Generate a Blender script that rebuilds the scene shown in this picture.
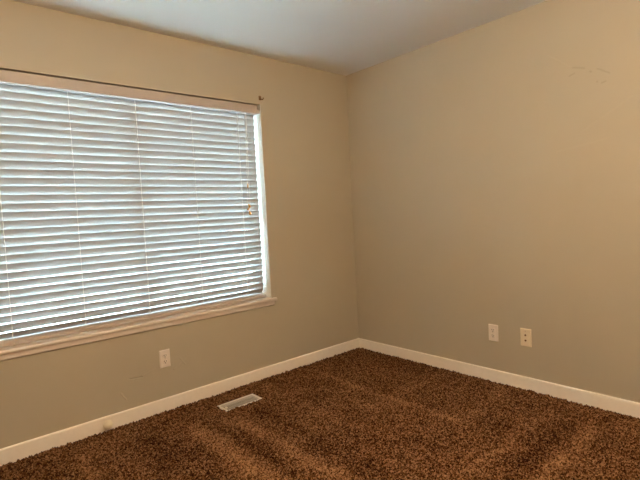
import bpy, bmesh, math, random
import numpy as np
from mathutils import Matrix, Vector

random.seed(4)
rng = np.random.default_rng(7)
for o in list(bpy.data.objects):
    bpy.data.objects.remove(o)
S = bpy.context.scene
COL = S.collection
PI = math.pi

# ------------------------------------------------------------------ camera
cam = bpy.data.cameras.new('camera')
cam.sensor_width = 36.0
cam.lens = 25.75
cam.clip_start = 0.02
cam_o = bpy.data.objects.new('camera', cam)
COL.objects.link(cam_o)
right = Vector((0.7501990, -0.6591697, -0.0519306))
up = Vector((0.0746927, 0.0064474, 0.9971858))
fwd = Vector((0.6569798, 0.7519666, -0.0540720))
m = Matrix.Identity(4)
for i, v in enumerate((right, up, -fwd)):
    m[0][i], m[1][i], m[2][i] = v
m.translation = (-2.9468, -2.9074, 1.2205)
cam_o.matrix_world = m
S.camera = cam_o

# ------------------------------------------------------------------ light
SKY = (0.66, 0.86, 1.0)
SKY_POWER = 47.0
LAMP_COLOR = (1.0, 0.775, 0.53)
LAMP_POWER = 98.0
world = bpy.data.worlds.new('overcast_sky')
S.world = world
world.use_nodes = True
bgn = world.node_tree.nodes['Background']
bgn.inputs[0].default_value = (*SKY, 1)
bgn.inputs[1].default_value = SKY_POWER
S.view_settings.view_transform = 'Standard'
S.view_settings.look = 'None'
S.view_settings.exposure = 0.30
S.view_settings.gamma = 1.0
S.view_settings.use_curve_mapping = False
try:
    S.cycles.max_bounces = 16
    S.cycles.diffuse_bounces = 10
    S.cycles.use_denoising = True
    S.cycles.sample_clamp_indirect = 0.0
except Exception:
    pass

# ------------------------------------------------------------------ materials
class NT:
    """small helper to write node trees"""
    def __init__(self, name):
        self.mat = bpy.data.materials.new(name)
        self.mat.use_nodes = True
        self.t = self.mat.node_tree
        self.b = self.t.nodes['Principled BSDF']
        self.out = self.t.nodes['Material Output']
        self._pos = None
    def n(self, typ, **kw):
        nd = self.t.nodes.new(typ)
        for k, v in kw.items():
            setattr(nd, k, v)
        return nd
    def link(self, a, b):
        self.t.links.new(a, b)
    def pos(self):
        if self._pos is None:
            self._pos = self.n('ShaderNodeTexCoord').outputs['Object']
        return self._pos
    def math(self, op, a, b=None, c=None, clamp=False):
        nd = self.n('ShaderNodeMath', operation=op, use_clamp=clamp)
        for i, v in enumerate((a, b, c)):
            if v is None:
                continue
            if isinstance(v, (int, float)):
                nd.inputs[i].default_value = v
            else:
                self.link(v, nd.inputs[i])
        return nd.outputs[0]
    def noise(self, scale, detail=2, rough=0.5, vec=None):
        nd = self.n('ShaderNodeTexNoise')
        nd.inputs['Scale'].default_value = scale
        nd.inputs['Detail'].default_value = detail
        nd.inputs['Roughness'].default_value = rough
        self.link(vec or self.pos(), nd.inputs['Vector'])
        return nd.outputs['Fac']
    def ramp(self, fac, stops):
        nd = self.n('ShaderNodeValToRGB')
        el = nd.color_ramp.elements
        while len(el) < len(stops):
            el.new(0.5)
        for e, (p, c) in zip(el, stops):
            e.position = p
            e.color = (*c, 1)
        self.link(fac, nd.inputs[0])
        return nd.outputs[0]
    def bump(self, height, strength, dist):
        nd = self.n('ShaderNodeBump')
        nd.inputs['Strength'].default_value = strength
        nd.inputs['Distance'].default_value = dist
        self.link(height, nd.inputs['Height'])
        self.link(nd.outputs[0], self.b.inputs['Normal'])

def plain(name, col, rough=0.5, bump=None, metallic=0.0, spec=0.5, var=0.05):
    k = NT(name)
    f = k.noise(35.0, 3)
    lo = tuple(c * (1 - var) for c in col)
    hi = tuple(min(1, c * (1 + var)) for c in col)
    k.link(k.ramp(f, [(0.3, lo), (0.7, hi)]), k.b.inputs['Base Color'])
    k.b.inputs['Roughness'].default_value = rough
    k.b.inputs['Metallic'].default_value = metallic
    k.b.inputs['Specular IOR Level'].default_value = spec
    if bump:
        k.bump(k.noise(bump[0], 2), bump[1], bump[2])
    return k.mat

def wall_paint(name, col, axes, marks, deep):
    """roller-textured eggshell paint with the patched scars of the photograph as relief and painted tone.
    axes: which two coordinates lie in the wall; marks: (u0,v0,u1,v1,halfwidth,height)"""
    k = NT(name)
    f = k.noise(2.3, 3)
    base = k.ramp(f, [(0.3, tuple(c * 0.985 for c in col)), (0.7, tuple(c * 1.015 for c in col))])
    scar_tone = None
    k.b.inputs['Roughness'].default_value = 0.42
    k.b.inputs['Specular IOR Level'].default_value = 0.34
    sep = k.n('ShaderNodeSeparateXYZ')
    k.link(k.pos(), sep.inputs[0])
    U, V = sep.outputs[axes[0]], sep.outputs[axes[1]]
    wob = k.math('MULTIPLY', k.math('SUBTRACT', k.noise(30.0, 2), 0.5), 0.012)
    U = k.math('ADD', U, wob)
    h = k.math('ADD', k.math('MULTIPLY', k.noise(260.0, 2), 0.14), k.math('MULTIPLY', k.noise(38.0, 2), 0.16))
    for (u0, v0, u1, v1, w, hh) in marks:
        du, dv = u1 - u0, v1 - v0
        L = math.hypot(du, dv)
        du, dv = du / L, dv / L
        a = k.math('SUBTRACT', U, u0)
        b = k.math('SUBTRACT', V, v0)
        t = k.math('ADD', k.math('MULTIPLY', a, du), k.math('MULTIPLY', b, dv))
        tc = k.math('MINIMUM', k.math('MAXIMUM', t, 0.0), L)
        s = k.math('ABSOLUTE', k.math('SUBTRACT', k.math('MULTIPLY', a, dv), k.math('MULTIPLY', b, du)))
        e = k.math('ABSOLUTE', k.math('SUBTRACT', t, tc))
        d = k.math('DIVIDE', k.math('ADD', s, e), w)
        q = k.math('SUBTRACT', 1.0, d, clamp=True)
        h = k.math('ADD', h, k.math('MULTIPLY', q, hh * deep))
        dq = k.math('MULTIPLY', q, 0.14 if hh < 0 else -0.03)  # colour stands in for relief shading: sunken scars darker, raised ones lighter
        scar_tone = dq if scar_tone is None else k.math('ADD', scar_tone, dq)
    gain = k.math('SUBTRACT', 1.0, scar_tone)
    vm = k.n('ShaderNodeVectorMath', operation='SCALE')
    k.link(base, vm.inputs[0])
    k.link(gain, vm.inputs['Scale'])
    k.link(vm.outputs[0], k.b.inputs['Base Color'])
    k.bump(h, 0.55, 0.0022)
    return k.mat

WALL = (0.500, 0.440, 0.338)
MARK_WINDOW = [(-2.087, 0.192, -2.064, 0.150, 0.006, 1.6), (-2.032, 0.268, -1.955, 0.262, 0.006, -1.2),
               (-1.955, 0.266, -1.87, 0.29, 0.006, 0.4), (-1.66, 0.30, -1.745, 0.255, 0.007, 0.9),
               (-1.70, 0.32, -1.665, 0.27, 0.006, 0.8)]
MARK_RIGHT = [(-1.723, 2.112, -1.86, 2.005, 0.008, 1.0), (-1.86, 2.005, -1.925, 1.985, 0.008, -1.2),
              (-1.84, 1.96, -1.87, 1.97, 0.007, -1.1), (-1.99, 1.965, -2.05, 1.925, 0.007, -1.0),
              (-1.95, 1.96, -1.957, 1.955, 0.008, -1.5), (-2.01, 1.88, -2.03, 1.885, 0.007, -1.3), (-1.985, 1.895, -1.99, 1.89, 0.007, -1.0),
              (-2.154, 1.775, -1.90, 1.625, 0.009, 1.1), (-2.036, 1.569, -1.76, 1.53, 0.009, 0.7)]
M = {}
M['wall_window'] = wall_paint('beige_paint_window_wall', WALL, (0, 2), MARK_WINDOW, 1.6)
M['wall_right'] = wall_paint('beige_paint_right_wall', WALL, (1, 2), MARK_RIGHT, 0.6)
M['wall'] = plain('beige_paint', (0.60, 0.53, 0.42), 0.45, (180, 0.25, 0.002), spec=0.35, var=0.015)
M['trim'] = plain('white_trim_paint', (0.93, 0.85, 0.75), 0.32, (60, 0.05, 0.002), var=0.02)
M['sill'] = plain('dimmed_sill_paint', (0.72, 0.63, 0.55), 0.40, (70, 0.15, 0.002), var=0.02)  # sill colour darkened to imitate the dimmer tones round the window
M['valance'] = plain('dimmed_valance', (0.51, 0.435, 0.38), 0.45, var=0.02)  # tan partly stands in for the darkened window area, bottom rail too
M['jamb'] = plain('white_jamb_paint', (0.78, 0.77, 0.72), 0.5, (120, 0.2, 0.002), var=0.02)
M['vinyl'] = plain('white_window_vinyl', (0.80, 0.81, 0.80), 0.35, var=0.02)
M['plate'] = plain('white_plastic', (0.84, 0.76, 0.69), 0.30, var=0.02)
M['ivory'] = plain('ivory_plastic', (0.84, 0.73, 0.56), 0.30, var=0.02)
M['slot'] = plain('dark_slot', (0.03, 0.022, 0.016), 0.6)
M['screw'] = plain('painted_screw', (0.55, 0.46, 0.36), 0.35, var=0.05)
M['bronze'] = plain('dark_bronze', (0.20, 0.10, 0.035), 0.38, metallic=0.7)
M['rubber'] = plain('cream_rubber', (0.90, 0.82, 0.64), 0.45, (90, 0.1, 0.002), var=0.04)
M['tassel'] = plain('honey_wood', (0.62, 0.34, 0.09), 0.35, var=0.15)
M['cord'] = plain('white_cord', (0.82, 0.80, 0.74), 0.8, (900, 0.3, 0.001), var=0.04)
M['vent'] = plain('white_enamel', (0.82, 0.77, 0.68), 0.35, var=0.03)
M['louver'] = plain('grey_beige_louver', (0.46, 0.42, 0.36), 0.45, var=0.06)  # louvers darker than the white frame
M['duct'] = plain('dark_duct', (0.10, 0.085, 0.07), 0.8)
M['subfloor'] = plain('subfloor_board', (0.10, 0.05, 0.025), 0.9)
M['pale_ground'] = plain('outdoor_ground', (0.68, 0.68, 0.66), 0.95, (6, 0.4, 0.02), var=0.2)

k = NT('ceiling_paint')
k.link(k.ramp(k.noise(1.8, 3), [(0.3, (0.76, 0.755, 0.74)), (0.7, (0.79, 0.785, 0.77))]), k.b.inputs['Base Color'])
k.b.inputs['Roughness'].default_value = 0.75
k.bump(k.math('ADD', k.noise(9.0, 3), k.math('MULTIPLY', k.noise(70.0, 3), 0.35)), 0.35, 0.006)
M['ceiling'] = k.mat

# faux-wood slats: satin white greyed to stand in for the darker exposure at the window, a little light comes through
k = NT('dimmed_slat')
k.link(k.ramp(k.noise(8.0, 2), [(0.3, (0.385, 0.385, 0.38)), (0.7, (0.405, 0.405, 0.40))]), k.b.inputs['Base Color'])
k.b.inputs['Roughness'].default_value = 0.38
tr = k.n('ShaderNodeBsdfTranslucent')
tr.inputs['Color'].default_value = (0.55, 0.80, 1.0, 1)  # bluish daylight tint put into the translucent colour
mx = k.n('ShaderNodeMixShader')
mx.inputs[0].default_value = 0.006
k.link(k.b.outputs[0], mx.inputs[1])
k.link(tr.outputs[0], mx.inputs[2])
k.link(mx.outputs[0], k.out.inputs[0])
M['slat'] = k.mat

k = NT('window_glass')
tp = k.n('ShaderNodeBsdfTransparent')
tp.inputs[0].default_value = (0.93, 0.96, 0.95, 1)
gl = k.n('ShaderNodeBsdfGlossy')
gl.inputs['Roughness'].default_value = 0.02
fr = k.n('ShaderNodeFresnel')
fr.inputs[0].default_value = 1.45
mx = k.n('ShaderNodeMixShader')
k.link(fr.outputs[0], mx.inputs[0])
k.link(tp.outputs[0], mx.inputs[1])
k.link(gl.outputs[0], mx.inputs[2])
k.link(mx.outputs[0], k.out.inputs[0])
M['glass'] = k.mat

# carpet: brown twist pile, each tuft a slightly different brown, vacuum tracks' pile-lean shading painted in as colour bands
k = NT('brown_carpet_pile')
sep = k.n('ShaderNodeSeparateXYZ')
k.link(k.pos(), sep.inputs[0])
X = k.math('ADD', sep.outputs[0], k.math('MULTIPLY', k.math('SUBTRACT', k.noise(4.0, 3), 0.5), 0.10))
Y = k.math('ADD', sep.outputs[1], k.math('MULTIPLY', k.math('SUBTRACT', k.noise(5.0, 3), 0.5), 0.10))
def band(c, at, w, lo=None, hi=None, other=None):
    q = k.math('SUBTRACT', 1.0, k.math('DIVIDE', k.math('ABSOLUTE', k.math('SUBTRACT', c, at)), w), clamp=True)
    if other is not None:
        if lo is not None:
            q = k.math('MULTIPLY', q, k.math('DIVIDE', k.math('SUBTRACT', other, lo), 0.12, clamp=True))
        if hi is not None:
            q = k.math('MULTIPLY', q, k.math('DIVIDE', k.math('SUBTRACT', hi, other), 0.12, clamp=True))
    return q
track = None
for (c, at, w, lo, hi, oth, amp) in [
        (X, -2.39, 0.05, -2.0, -0.05, Y, 0.6), (X, -1.80, 0.09, -2.0, -0.30, Y, 0.9),
        (X, -1.565, 0.07, -1.7, -0.45, Y, 0.9), (X, -0.70, 0.05, -1.5, -0.22, Y, 0.7), (X, -1.15, 0.06, -1.2, -0.10, Y, 0.35),
        (Y, -2.03, 0.06, -1.3, -0.2, X, 0.8), (Y, -1.78, 0.05, -1.2, -0.2, X, 0.4),
        (Y, -1.46, 0.10, -0.75, -0.05, X, 0.35), (Y, -0.95, 0.10, -1.0, -0.05, X, 0.3),
        (X, -2.05, 0.16, -1.6, -0.2, Y, -0.55), (X, -1.70, 0.06, -1.6, -0.35, Y, -0.5), (X, -1.40, 0.10, -1.6, -0.35, Y, -0.45),
        (Y, -1.92, 0.07, -1.4, -0.1, X, -0.4)]:
    q = k.math('MULTIPLY', band(c, at, w, lo, hi, oth), amp)
    track = q if track is None else k.math('ADD', track, q)
vor = k.n('ShaderNodeTexVoronoi')
vor.inputs['Scale'].default_value = 150.0
k.link(k.pos(), vor.inputs['Vector'])
sv = k.n('ShaderNodeSeparateColor')
k.link(vor.outputs['Color'], sv.inputs[0])
tuft = k.math('ADD', k.math('MULTIPLY', sv.outputs[0], 0.62), k.math('MULTIPLY', k.math('SUBTRACT', k.noise(420.0, 2), 0.20), 0.55))
tone = k.math('ADD', k.math('ADD', tuft, k.math('MULTIPLY', track, 0.20)), k.math('MULTIPLY', k.noise(3.0, 3), 0.22))
k.link(k.ramp(tone, [(0.30, (0.018, 0.004, 0.001)), (0.56, (0.098, 0.036, 0.010)), (0.95, (0.40, 0.215, 0.100))]), k.b.inputs['Base Color'])
k.b.inputs['Roughness'].default_value = 0.95
k.b.inputs['Specular IOR Level'].default_value = 0.1
k.b.inputs['Sheen Weight'].default_value = 0.0
M['carpet'] = k.mat

k = NT('lit_lamp_glass')
k.b.inputs['Base Color'].default_value = (0.9, 0.85, 0.75, 1)
k.b.inputs['Emission Color'].default_value = (*LAMP_COLOR, 1)
k.b.inputs['Emission Strength'].default_value = LAMP_POWER
M['lamp'] = k.mat

# ------------------------------------------------------------------ mesh helpers
def box(bm, x0, x1, y0, y1, z0, z1, bev=0.0, seg=2):
    r = bmesh.ops.create_cube(bm, size=1.0)
    vs = r['verts']
    for v in vs:
        v.co = Vector(((x0 + x1) / 2 + v.co.x * (x1 - x0), (y0 + y1) / 2 + v.co.y * (y1 - y0), (z0 + z1) / 2 + v.co.z * (z1 - z0)))
    if bev:
        es = list({e for v in vs for e in v.link_edges})
        bmesh.ops.bevel(bm, geom=es, offset=bev, segments=seg, affect='EDGES', profile=0.5)

def prism(bm, prof, axis, a, b):
    """extrude a closed profile along x or y; the profile is in the other two coordinates"""
    def P(u, v, t):
        return (t, u, v) if axis == 'x' else (u, t, v)
    va = [bm.verts.new(P(u, v, a)) for u, v in prof]
    vb = [bm.verts.new(P(u, v, b)) for u, v in prof]
    n = len(prof)
    for i in range(n):
        bm.faces.new((va[i], va[(i + 1) % n], vb[(i + 1) % n], vb[i]))
    bm.faces.new(va[::-1])
    bm.faces.new(vb)
    bmesh.ops.recalc_face_normals(bm, faces=bm.faces)

def tube(bm, pts, r, n=8):
    rings = []
    pts = [Vector(p) for p in pts]
    for i, p in enumerate(pts):
        d = (pts[min(i + 1, len(pts) - 1)] - pts[max(i - 1, 0)]).normalized()
        a = d.orthogonal().normalized()
        if rings:
            a = (prev - d * prev.dot(d)).normalized()
        prev = a
        b = d.cross(a)
        rr = r[i] if isinstance(r, (list, tuple)) else r
        rings.append([bm.verts.new(p + (a * math.cos(2 * PI * j / n) + b * math.sin(2 * PI * j / n)) * rr) for j in range(n)])
    for A, B in zip(rings, rings[1:]):
        for j in range(n):
            bm.faces.new((A[j], A[(j + 1) % n], B[(j + 1) % n], B[j]))
    bm.faces.new(rings[0][::-1])
    bm.faces.new(rings[-1])

def lathe(bm, prof, n=28, mat=None):
    """revolve (r, h) about +z, then apply mat"""
    rings = []
    new = []
    for r, h in prof:
        if r < 1e-6:
            v = bm.verts.new((0, 0, h)); new.append(v); rings.append([v])
        else:
            ring = [bm.verts.new((r * math.cos(2 * PI * j / n), r * math.sin(2 * PI * j / n), h)) for j in range(n)]
            new += ring; rings.append(ring)
    for A, B in zip(rings, rings[1:]):
        for j in range(n):
            a0, a1 = A[j % len(A)], A[(j + 1) % len(A)]
            b0, b1 = B[j % len(B)], B[(j + 1) % len(B)]
            f = [a0]
            for v in (a1, b1, b0):
                if v not in f:
                    f.append(v)
            if len(f) > 2:
                try:
                    bm.faces.new(f)
                except ValueError:
                    pass
    if mat is not None:
        for v in new:
            v.co = mat @ v.co

def obj(name, bm, mat, parent=None, smooth=None):
    bmesh.ops.recalc_face_normals(bm, faces=bm.faces)
    me = bpy.data.meshes.new(name)
    bm.to_mesh(me)
    bm.free()
    me.materials.append(M[mat])
    o = bpy.data.objects.new(name, me)
    COL.objects.link(o)
    if parent is not None:
        o.parent = parent
        o.matrix_parent_inverse = Matrix.Translation(-parent.location) if parent.rotation_euler.z == 0 else (Matrix.Translation(parent.location) @ parent.rotation_euler.to_matrix().to_4x4()).inverted()
    if smooth is not None:
        me.shade_smooth() if hasattr(me, 'shade_smooth') else None
        try:
            me.set_sharp_from_angle(angle=math.radians(smooth))
        except Exception:
            pass
    return o

def part(name, bm, mat, parent, smooth=35):
    """a part whose mesh is written in its thing's own coordinates"""
    o = obj(name, bm, mat, None, smooth)
    o.parent = parent
    return o

def thing(name, label, cat, loc=(0, 0, 0), rz=0.0, group=None):
    o = bpy.data.objects.new(name, None)
    o.empty_display_size = 0.05
    COL.objects.link(o)
    o.location = loc
    o.rotation_euler = (0, 0, rz)
    o['label'] = label
    o['category'] = cat
    if group:
        o['group'] = group
    return o

def struct(name, bm, mat, smooth=None):
    o = obj(name, bm, mat, None, smooth)
    o['kind'] = 'structure'
    return o
NB = bmesh.new

# ------------------------------------------------------------------ room shell
RX, RY, H = -3.80, -3.30, 2.44        # far sides of the room, ceiling height
T = 0.185
FL = -0.014                           # sub-floor under the pile
WX0, WX1, WZ0, WZ1 = -2.765, -0.935, 0.580, 2.082   # window opening

bm = NB(); box(bm, RX - T, T, RY - T, T, FL - 0.12, FL); struct('floor', bm, 'subfloor')
bm = NB(); box(bm, RX - T, T, RY - T, T, H, H + 0.12); struct('ceiling', bm, 'ceiling')
# window wall with its opening, one clean ring of faces
bm = NB()
def ring(y):
    o_ = [bm.verts.new(p) for p in ((RX - T, y, FL), (T, y, FL), (T, y, H), (RX - T, y, H))]
    i_ = [bm.verts.new(p) for p in ((WX0, y, WZ0), (WX1, y, WZ0), (WX1, y, WZ1), (WX0, y, WZ1))]
    return o_, i_
oa, ia = ring(0.0)
ob, ib = ring(T)
for i in range(4):
    j = (i + 1) % 4
    bm.faces.new((oa[i], oa[j], ia[j], ia[i]))
    bm.faces.new((ob[i], ob[j], ib[j], ib[i]))
    bm.faces.new((oa[i], oa[j], ob[j], ob[i]))
    bm.faces.new((ia[i], ia[j], ib[j], ib[i]))
struct('wall_window', bm, 'wall_window')
bm = NB(); box(bm, 0, T, RY - T, 0, FL, H); struct('wall_right', bm, 'wall_right')
bm = NB(); box(bm, RX - T, RX, RY - T, 0, FL, H); struct('wall_left', bm, 'wall')
bm = NB(); box(bm, RX, 0, RY - T, RY, FL, H); struct('wall_back', bm, 'wall')

# baseboards with an eased top edge
BH, BT = 0.084, 0.013
prof = [(0, FL), (-BT, FL), (-BT, BH - 0.006), (-BT + 0.002, BH - 0.002), (-BT + 0.006, BH), (0, BH)]
bm = NB(); prism(bm, prof, 'x', RX, 0.0); struct('baseboard_window', bm, 'trim')
bm = NB(); prism(bm, prof, 'y', RY, -BT); struct('baseboard_right', bm, 'trim')
bm = NB(); box(bm, RX, RX + BT, RY, -BT, FL, BH, 0.002); struct('baseboard_left', bm, 'trim')
bm = NB(); box(bm, RX + BT, -BT, RY, RY + BT, FL, BH, 0.002); struct('baseboard_back', bm, 'trim')

# unseen outdoor ground beyond the window, kept pale to bounce daylight inside
bm = NB(); box(bm, -30, 30, 0.6, 50, -0.75, -0.6); struct('ground_outside', bm, 'pale_ground')

# ------------------------------------------------------------------ window
win = bpy.data.objects.new('window_1', None)
COL.objects.link(win)
win.location = ((WX0 + WX1) / 2, 0.1, WZ0)
win['kind'] = 'structure'
def wpart(name, bm, mat, smooth=35):
    return obj(name, bm, mat, win, smooth)
SILL = 0.603
bm = NB()   # jamb liners and head
box(bm, WX1 - 0.003, WX1, 0.0, T, SILL, WZ1)
box(bm, WX0, WX0 + 0.003, 0.0, T, SILL, WZ1)
wpart('jamb_liner', bm, 'jamb')
bm = NB(); box(bm, WX0 + 0.006, WX1 - 0.006, 0.0, T, WZ1 - 0.004, WZ1); wpart('head_liner', bm, 'wall')
bm = NB()   # outer vinyl frame
F = 0.030
fx0, fx1, fz0, fz1 = WX0 + 0.006, WX1 - 0.006, SILL, WZ1 - 0.004
box(bm, fx0, fx0 + F, 0.120, 0.170, fz0, fz1, 0.003)
box(bm, fx1 - F, fx1, 0.120, 0.170, fz0, fz1, 0.003)
box(bm, fx0 + F, fx1 - F, 0.120, 0.170, fz0, fz0 + F, 0.003)
box(bm, fx0 + F, fx1 - F, 0.120, 0.170, fz1 - F, fz1, 0.003)
wpart('window_frame', bm, 'vinyl')
mid = (WX0 + WX1) / 2
for (a, b, yy) in ((fx0 + F, mid + 0.02, 0.133), (mid - 0.02, fx1 - F, 0.151)):
    bm = NB()
    W_ = 0.026
    z0, z1 = fz0 + F, fz1 - F
    box(bm, a, a + W_, yy, yy + 0.016, z0, z1, 0.002)
    box(bm, b - W_, b, yy, yy + 0.016, z0, z1, 0.002)
    box(bm, a + W_, b - W_, yy, yy + 0.016, z0, z0 + W_, 0.002)
    box(bm, a + W_, b - W_, yy, yy + 0.016, z1 - W_, z1, 0.002)
    s = wpart('sash', bm, 'vinyl')
    bm = NB(); box(bm, a + W_, b - W_, yy + 0.006, yy + 0.010, z0 + W_, z1 - W_)
    g = obj('glass_pane', bm, 'glass', None)
    g.parent = s
    g.matrix_parent_inverse = Matrix.Translation(-Vector(win.location))
    g.matrix_parent_inverse = Matrix.Identity(4)
bm = NB()   # stool with bullnose front and horns past the jambs
y_ = -0.030
prof = [(0.0, 0.580), (y_ + 0.006, 0.580), (y_ + 0.002, 0.582), (y_, 0.587), (y_, 0.594), (y_ + 0.003, 0.600), (y_ + 0.009, SILL), (0.0, SILL)]
prism(bm, prof, 'x', WX0 - 0.034, WX1 + 0.034)
box(bm, WX0, WX1, 0.0, T, 0.580, SILL)
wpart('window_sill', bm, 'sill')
bm = NB()
prof = [(0.0, 0.545), (-0.008, 0.545), (-0.016, 0.551), (-0.016, 0.574), (-0.018, 0.580), (0.0, 0.580)]
prism(bm, prof, 'x', WX0 - 0.017, WX1 + 0.017)
wpart('sill_apron', bm, 'sill')

# ------------------------------------------------------------------ venetian blind
BX0, BX1 = -2.747, -0.953
YC = 0.076
blind = thing('window_blind', 'wide white horizontal slat blind, tilted nearly shut, covering the window above the sill', 'window blind', (mid, YC, SILL))
def bpart(name, bm, mat, smooth=35, parent=None):
    o = obj(name, bm, mat, None, smooth)
    o.parent = parent or blind
    o.matrix_parent_inverse = Matrix.Translation(-Vector(blind.location)) if parent is None else Matrix.Identity(4)
    return o
bm = NB()
prism(bm, [(0.015, 2.012), (0.106, 2.012), (0.106, WZ1 - 0.0045), (0.060, WZ1 - 0.0045), (0.060, 2.040), (0.015, 2.040)], 'x', WX0 + 0.004, WX1 - 0.004)  # forward lip added to block light and keep the gap above the valance dark
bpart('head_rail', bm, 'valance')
bm = NB()   # valance: flat board with a small moulded edge
prof = [(y + 0.002, z) for y, z in [(0.012, 2.005), (0.002, 2.005), (0.0, 2.007), (0.0, 2.066), (0.002, 2.068), (0.012, 2.068)]]
prism(bm, prof, 'x', BX0 + 0.012, BX1 - 0.013)
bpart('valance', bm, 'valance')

TH = math.radians(68.5)
ZTOP = 1.9765
PITCH, N = 0.0465, 30
ZF0 = ZTOP + PITCH                  # front-edge height of the topmost slat
def slat_bm():
    b = NB()
    n = 8
    prof = []
    for i in range(n + 1):
        s = -0.025 + 0.05 * i / n
        prof.append((s, 0.0016 * (1 - (s / 0.025) ** 2) + 0.0013))
    for i in range(n, -1, -1):
        s = -0.025 + 0.05 * i / n
        prof.append((s, 0.0016 * (1 - (s / 0.025) ** 2) - 0.0013))
    prism(b, prof, 'x', -(BX1 - BX0) / 2, (BX1 - BX0) / 2)
    return b
dz = 0.025 * math.sin(TH)
base = None
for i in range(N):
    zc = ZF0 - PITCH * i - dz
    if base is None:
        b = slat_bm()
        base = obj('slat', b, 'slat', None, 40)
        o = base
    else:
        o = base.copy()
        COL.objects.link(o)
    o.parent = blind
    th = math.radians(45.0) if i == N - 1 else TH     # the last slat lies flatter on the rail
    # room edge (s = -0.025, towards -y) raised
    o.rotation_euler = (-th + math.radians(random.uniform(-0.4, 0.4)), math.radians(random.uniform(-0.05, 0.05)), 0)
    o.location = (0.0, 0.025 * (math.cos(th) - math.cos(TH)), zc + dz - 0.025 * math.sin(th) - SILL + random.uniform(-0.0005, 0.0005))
bm = NB()
prism(bm, [(0.044, 0.6055), (0.098, 0.6055), (0.100, 0.608), (0.100, 0.626), (0.088, 0.633), (0.072, 0.635), (0.056, 0.632), (0.045, 0.626), (0.042, 0.622), (0.042, 0.608)], 'x', BX0, BX1)
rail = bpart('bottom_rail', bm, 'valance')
YFR = YC - 0.025 * math.cos(TH)
YBK = YC + 0.025 * math.cos(TH)
LAD = (-2.603, -2.236, -1.851, -1.472, -1.103)
for i, x in enumerate(LAD):
    b = NB()
    for y in (YFR - 0.0022, YBK + 0.0022):
        tube(b, [(x, y, 2.03), (x, y, 1.3), (x, y, 0.632)], 0.0010 if i % 2 else 0.0015, 6)
    for q in range(N):     # rungs that carry the slats
        zf = ZF0 - PITCH * q
        tube(b, [(x, YFR - 0.002, zf - 0.0035), (x, YBK + 0.002, zf - 2 * dz - 0.0035)], 0.0006, 5)
    bpart('ladder_cord', b, 'cord')
for x in LAD:
    b = NB()
    lathe(b, [(0.0, 0.0), (0.005, 0.0), (0.006, 0.001), (0.006, 0.003), (0.0, 0.003)], 16,
          Matrix.Translation((x, 0.0425, 0.6085)) @ Matrix.Rotation(PI / 2, 4, 'X'))
    o = obj('cord_plug', b, 'screw', None, 40)
    o.parent = rail
    o['label'] = 'small brown cord plug'
# hanging pull cords with wooden tassels, in front of the slats
pulls = [(-1.063, -1.0785, 1.484, 1.451), (-1.057, -1.0690, 1.334, 1.306), (-1.067, -1.0870, 1.314, 1.285), (-1.060, -1.0690, 1.286, 1.251)]
for i, (xt, xb, zt, zb) in enumerate(pulls):
    y = 0.017 - 0.0016 * (i % 2)
    b = NB()
    tube(b, [(xt, y + 0.003, 2.014), (xt, y + 0.002, 2.004), (xt - 0.001, y, 1.97), ((xt + xb) / 2, y, (2 + zt) / 2), (xb, y, zt)], 0.0009, 6)
    c = bpart('pull_cord', b, 'cord')
    b = NB()
    h = zt - zb
    w = 0.8 if i == 0 else 1.25
    lathe(b, [(0.0, 0.0), (0.0062 * w, 0.0), (0.0075 * w, 0.12 * h), (0.0062 * w, 0.55 * h), (0.0036 * w, 0.85 * h), (0.0022, h), (0.0, h)], 16,
          Matrix.Translation((xb, y, zb)) @ Matrix.Rotation(0.0 if i == 0 else (0.5, -0.5, 0.4, -0.3)[i], 4, 'Y'))
    t_ = obj('tassel', b, 'tassel', None, 40)
    t_.parent = c
    t_['label'] = 'honey brown wooden tassel'

# ------------------------------------------------------------------ wall plates
def rounded_plate(b, w, h, t, bev):
    """plate in local x-z, its back at y = 0, face at y = -t, sides flaring to the wall"""
    prof = [(w / 2, h / 2, 0.0), (w / 2, h / 2, -t * 0.35), (w / 2 - bev, h / 2 - bev, -t)]
    loops = []
    for (a, c, y) in prof:
        r = 0.003
        pts = []
        for (sx, sz, a0) in ((1, 1, 0), (-1, 1, 90), (-1, -1, 180), (1, -1, 270)):
            for q in range(4):
                an = math.radians(a0 + 30 * q)
                pts.append((sx * (a - r) + r * math.cos(an), y, sz * (c - r) + r * math.sin(an)))
        loops.append([b.verts.new(p_) for p_ in pts])
    for A, B in zip(loops, loops[1:]):
        for j in range(len(A)):
            b.faces.new((A[j], A[(j + 1) % len(A)], B[(j + 1) % len(B)], B[j]))
    b.faces.new(loops[-1])
    b.faces.new(loops[0][::-1])

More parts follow.
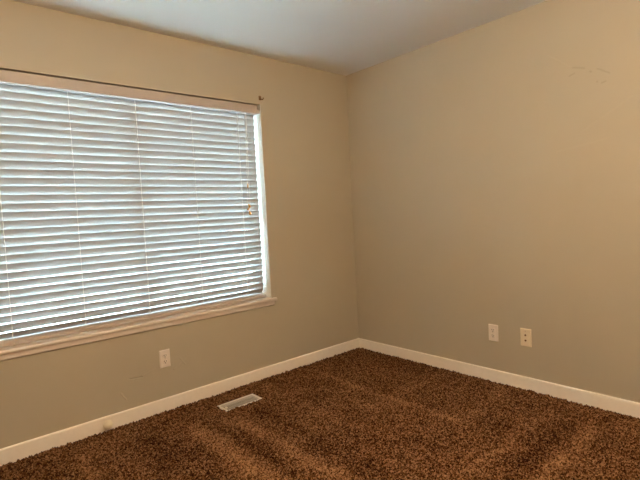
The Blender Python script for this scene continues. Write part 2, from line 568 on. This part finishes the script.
TOY = Matrix.Rotation(PI / 2, 4, 'X')      # lathe axis +z -> -y
def screw_bm(x, z, y, r=0.0035):
    b = NB()
    lathe(b, [(0, 0), (r, 0), (r, 0.0006), (r * 0.7, 0.0013), (0, 0.0015)], 14, Matrix.Translation((x, y, z)) @ TOY)
    return b
def outlet(name, label, loc, rz):
    t = thing(name, label, 'power outlet', loc, rz, 'two-socket power outlets')
    b = NB(); rounded_plate(b, 0.070, 0.116, 0.0075, 0.004)
    part('cover_plate', b, 'plate', t)
    for s in (1, -1):
        b = NB()   # receptacle face: round sides, flat top and bottom
        pts = []
        for q in range(32):
            an = 2 * PI * q / 32
            pts.append((0.0172 * math.cos(an), max(-0.0140, min(0.0140, 0.0172 * math.sin(an)))))
        va = [b.verts.new((x, -0.0070, z + s * 0.0195)) for x, z in pts]
        vb = [b.verts.new((x, -0.0088, z + s * 0.0195)) for x, z in pts]
        vc = [b.verts.new((x * 0.94, -0.0094, z * 0.94 + s * 0.0195)) for x, z in pts]
        for A, B in ((va, vb), (vb, vc)):
            for j in range(32):
                b.faces.new((A[j], A[(j + 1) % 32], B[(j + 1) % 32], B[j]))
        b.faces.new(vc); b.faces.new(va[::-1])
        r = part('receptacle', b, 'plate', t)
        b = NB()
        box(b, -0.0082, -0.0046, -0.0098, -0.0090, s * 0.0195 - 0.001, s * 0.0195 + 0.0090)
        box(b, 0.0046, 0.0079, -0.0098, -0.0090, s * 0.0195 - 0.000, s * 0.0195 + 0.0080)
        lathe(b, [(0, 0), (0.0034, 0), (0.0034, 0.0008), (0, 0.0008)], 14, Matrix.Translation((0, -0.0090, s * 0.0195 - 0.0072)) @ TOY)
        g = obj('socket_slots', b, 'slot', None)
        g.parent = r
    part('screw', screw_bm(0, 0, -0.0074), 'screw', t)
    return t
outlet('power_outlet', 'white two-socket power outlet low on the window wall, below the window sill', (-1.803, 0.0, 0.341), 0)
outlet('power_outlet', 'white two-socket power outlet on the right wall, beside the ivory jack plate', (0.0, -1.3145, 0.3435), -PI / 2)
t = thing('jack_plate', 'ivory wall plate with two small dark round jacks, low on right wall', 'wall plate', (0.0, -1.5410, 0.3485), -PI / 2)
b = NB(); rounded_plate(b, 0.072, 0.118, 0.0085, 0.005); part('cover_plate', b, 'ivory', t)
for z in (0.0165, -0.0185):
    b = NB()
    lathe(b, [(0, 0), (0.0062, 0), (0.0062, 0.0022), (0.0050, 0.0030), (0.0030, 0.0030), (0.0022, 0.0012), (0, 0.0012)], 18, Matrix.Translation((0, -0.0084, z)) @ TOY)
    part('jack', b, 'bronze', t)['label'] = 'dark round jack'
for z in (0.0430, -0.0430):
    part('screw', screw_bm(0, z, -0.0084, 0.0032), 'screw' if z > 0 else 'ivory', t)

# ------------------------------------------------------------------ floor register
VX0, VX1, VY0, VY1, VZ = -1.556, -1.280, -0.330, -0.201, 0.004
vent = thing('floor_vent', 'small white louvred metal floor vent set in the brown carpet near the window wall', 'floor vent', ((VX0 + VX1) / 2, (VY0 + VY1) / 2, 0.0))
vw, vd = (VX1 - VX0) / 2, (VY1 - VY0) / 2
fl = 0.015
b = NB()
for (x0, x1, y0, y1) in ((-vw, vw, vd - fl, vd), (-vw, vw, -vd, -vd + fl), (-vw, -vw + fl, -vd + fl, vd - fl), (vw - fl, vw, -vd + fl, vd - fl)):
    box(b, x0, x1, y0, y1, FL + 0.001, VZ, 0.0015, 1)
part('vent_frame', b, 'vent', vent)
b = NB()
nl = 26
for q in range(nl):
    x = -vw + fl + (q + 0.5) * (2 * vw - 2 * fl) / nl
    v0 = len(b.verts)
    box(b, x - 0.0026, x + 0.0026, -vd + fl, vd - fl, VZ - 0.0035, VZ - 0.0020)
    b.verts.ensure_lookup_table()
for y in (-0.018, 0.018):
    box(b, -vw + fl, vw - fl, y - 0.002, y + 0.002, VZ - 0.0040, VZ - 0.0015)
part('louver_grille', b, 'louver', vent)
b = NB(); box(b, -vw + 0.002, vw - 0.002, -vd + 0.002, vd - 0.002, FL + 0.0002, FL + 0.001); part('duct_well', b, 'duct', vent)
b = NB(); box(b, -vw + 0.019, -vw + 0.030, -0.022, -0.004, VZ - 0.002, VZ + 0.006, 0.001, 1); part('damper_lever', b, 'vent', vent)

# ------------------------------------------------------------------ door stop on the baseboard
st = thing('door_stop', 'round cream ball door stop mounted on the baseboard under the window', 'door stop', (-2.190, -BT, 0.050))
b = NB(); lathe(b, [(0, 0), (0.015, 0), (0.015, 0.003), (0.010, 0.005), (0, 0.005)], 24, TOY); part('base', b, 'rubber', st)
b = NB(); lathe(b, [(0, 0.004), (0.009, 0.004), (0.007, 0.012), (0.009, 0.020), (0, 0.020)], 20, TOY); part('neck', b, 'rubber', st)
b = NB()
prof = [(0.0, 0.012)] + [(0.0265 * math.sin(a), 0.0385 - 0.0265 * math.cos(a)) for a in [PI * q / 16 for q in range(1, 16)]] + [(0.0, 0.065)]
lathe(b, prof, 32, TOY); part('ball', b, 'rubber', st, 60)

# ------------------------------------------------------------------ rod hook left above the window corner
hk = thing('rod_hook', 'small bronze curtain rod hook screwed to the wall above the window corner', 'hook', (-0.936, 0.0, 2.126))
b = NB(); box(b, -0.010, 0.010, -0.004, 0.0, -0.016, 0.016, 0.0014, 2); part('base_plate', b, 'bronze', hk)
for z in (0.009, -0.001):
    part('screw', screw_bm(-0.001, z, -0.003, 0.0032), 'screw', hk)
b = NB()
pts = [(0.001, -0.002, -0.006), (0.001, -0.012, -0.008), (0.002, -0.020, -0.013)] + [(0.004 + 0.008 * (1 - math.cos(a)) * 0.5, -0.026 - 0.008 * math.sin(a), -0.010 - 0.007 * math.cos(a)) for a in [0.2 + q * 0.35 for q in range(9)]]
tube(b, pts, 0.0034, 8); part('hook', b, 'bronze', hk, 60)

# ------------------------------------------------------------------ ceiling light (unseen, globe form assumed, set back to light both walls evenly)
cl = thing('ceiling_light', 'round frosted globe ceiling light, lit warm, set toward the back of the ceiling to even out the walls', 'ceiling light', (-2.15, -2.60, H))
b = NB(); lathe(b, [(0, -0.02), (0.07, -0.02), (0.075, -0.012), (0.075, 0.0), (0, 0.0)], 40); part('canopy', b, 'vent', cl)
b = NB(); lathe(b, [(0, -0.06), (0.016, -0.06), (0.016, -0.02), (0, -0.02)], 20); part('stem', b, 'vent', cl)
R_ = 0.13
b = NB(); lathe(b, [(0.0, -0.055)] + [(R_ * math.sin(a), -0.055 - R_ + R_ * math.cos(a)) for a in [PI * q / 20 for q in range(1, 20)]] + [(0.0, -0.055 - 2 * R_)], 40)
part('lamp_shade', b, 'lamp', cl, 60)

# ------------------------------------------------------------------ carpet pile
st_ = 0.0040
x0, x1, y0, y1 = RX + BT + 0.001, -BT - 0.0005, RY + BT + 0.001, -BT - 0.0005
nx, ny = int((x1 - x0) / st_) + 1, int((y1 - y0) / st_) + 1
gx, gy = np.meshgrid(np.linspace(x0, x1, nx), np.linspace(y0, y1, ny), indexing='ij')
def upsample(cell):
    """smooth random field with features of about `cell` metres"""
    a, c = int((x1 - x0) / cell) + 3, int((y1 - y0) / cell) + 3
    g = rng.random((a, c))
    u, v = (gx - x0) / cell, (gy - y0) / cell
    i, j = u.astype(int), v.astype(int)
    fu, fv = u - i, v - j
    return (g[i, j] * (1 - fu) * (1 - fv) + g[i + 1, j] * fu * (1 - fv) + g[i, j + 1] * (1 - fu) * fv + g[i + 1, j + 1] * fu * fv)
hgt = 0.016 * (upsample(0.0080) - 0.5) + 0.010 * (rng.random((nx, ny)) - 0.5) + 0.004 * (upsample(0.06) - 0.5)
hgt += -0.001
jx = st_ * 0.35 * (rng.random((nx, ny)) - 0.5)
jy = st_ * 0.35 * (rng.random((nx, ny)) - 0.5)
jx[0] = jx[-1] = 0; jy[:, 0] = 0; jy[:, -1] = 0
co = np.stack([gx + jx, gy + jy, hgt], -1)
# pile is cut out round the register and crowds over its front flange
hole = (gx > VX0 - 0.001) & (gx < VX1 + 0.001) & (gy > VY0 - 0.001) & (gy < VY1 + 0.001)
near = (gx > VX0 - 0.03) & (gx < VX1 + 0.03) & (gy < VY0) & (gy > VY0 - 0.03)
co[..., 2] = np.where(near, co[..., 2] + 0.006, co[..., 2])
idx = np.arange(nx * ny).reshape(nx, ny)
q = np.stack([idx[:-1, :-1], idx[1:, :-1], idx[1:, 1:], idx[:-1, 1:]], -1)
hq = hole[:-1, :-1] | hole[1:, :-1] | hole[1:, 1:] | hole[:-1, 1:]
q = q[~hq].reshape(-1, 4)
used, inv = np.unique(q.ravel(), return_inverse=True)
verts = co.reshape(-1, 3)[used]
me = bpy.data.meshes.new('carpet_pile')
me.vertices.add(len(verts)); me.vertices.foreach_set('co', verts.ravel())
nf = len(q)
me.loops.add(nf * 4); me.loops.foreach_set('vertex_index', inv.ravel().astype(np.int32))
me.polygons.add(nf)
me.polygons.foreach_set('loop_start', np.arange(0, nf * 4, 4, dtype=np.int32))
try:
    me.polygons.foreach_set('loop_total', np.full(nf, 4, dtype=np.int32))
except Exception:
    pass
me.update(calc_edges=True)
me.validate()
me.materials.append(M['carpet'])
cp = bpy.data.objects.new('carpet_pile', me)
COL.objects.link(cp)
cp['kind'] = 'stuff'
cp['label'] = 'dark brown twist pile carpet with vacuum tracks covering the whole floor'
cp['category'] = 'carpet'
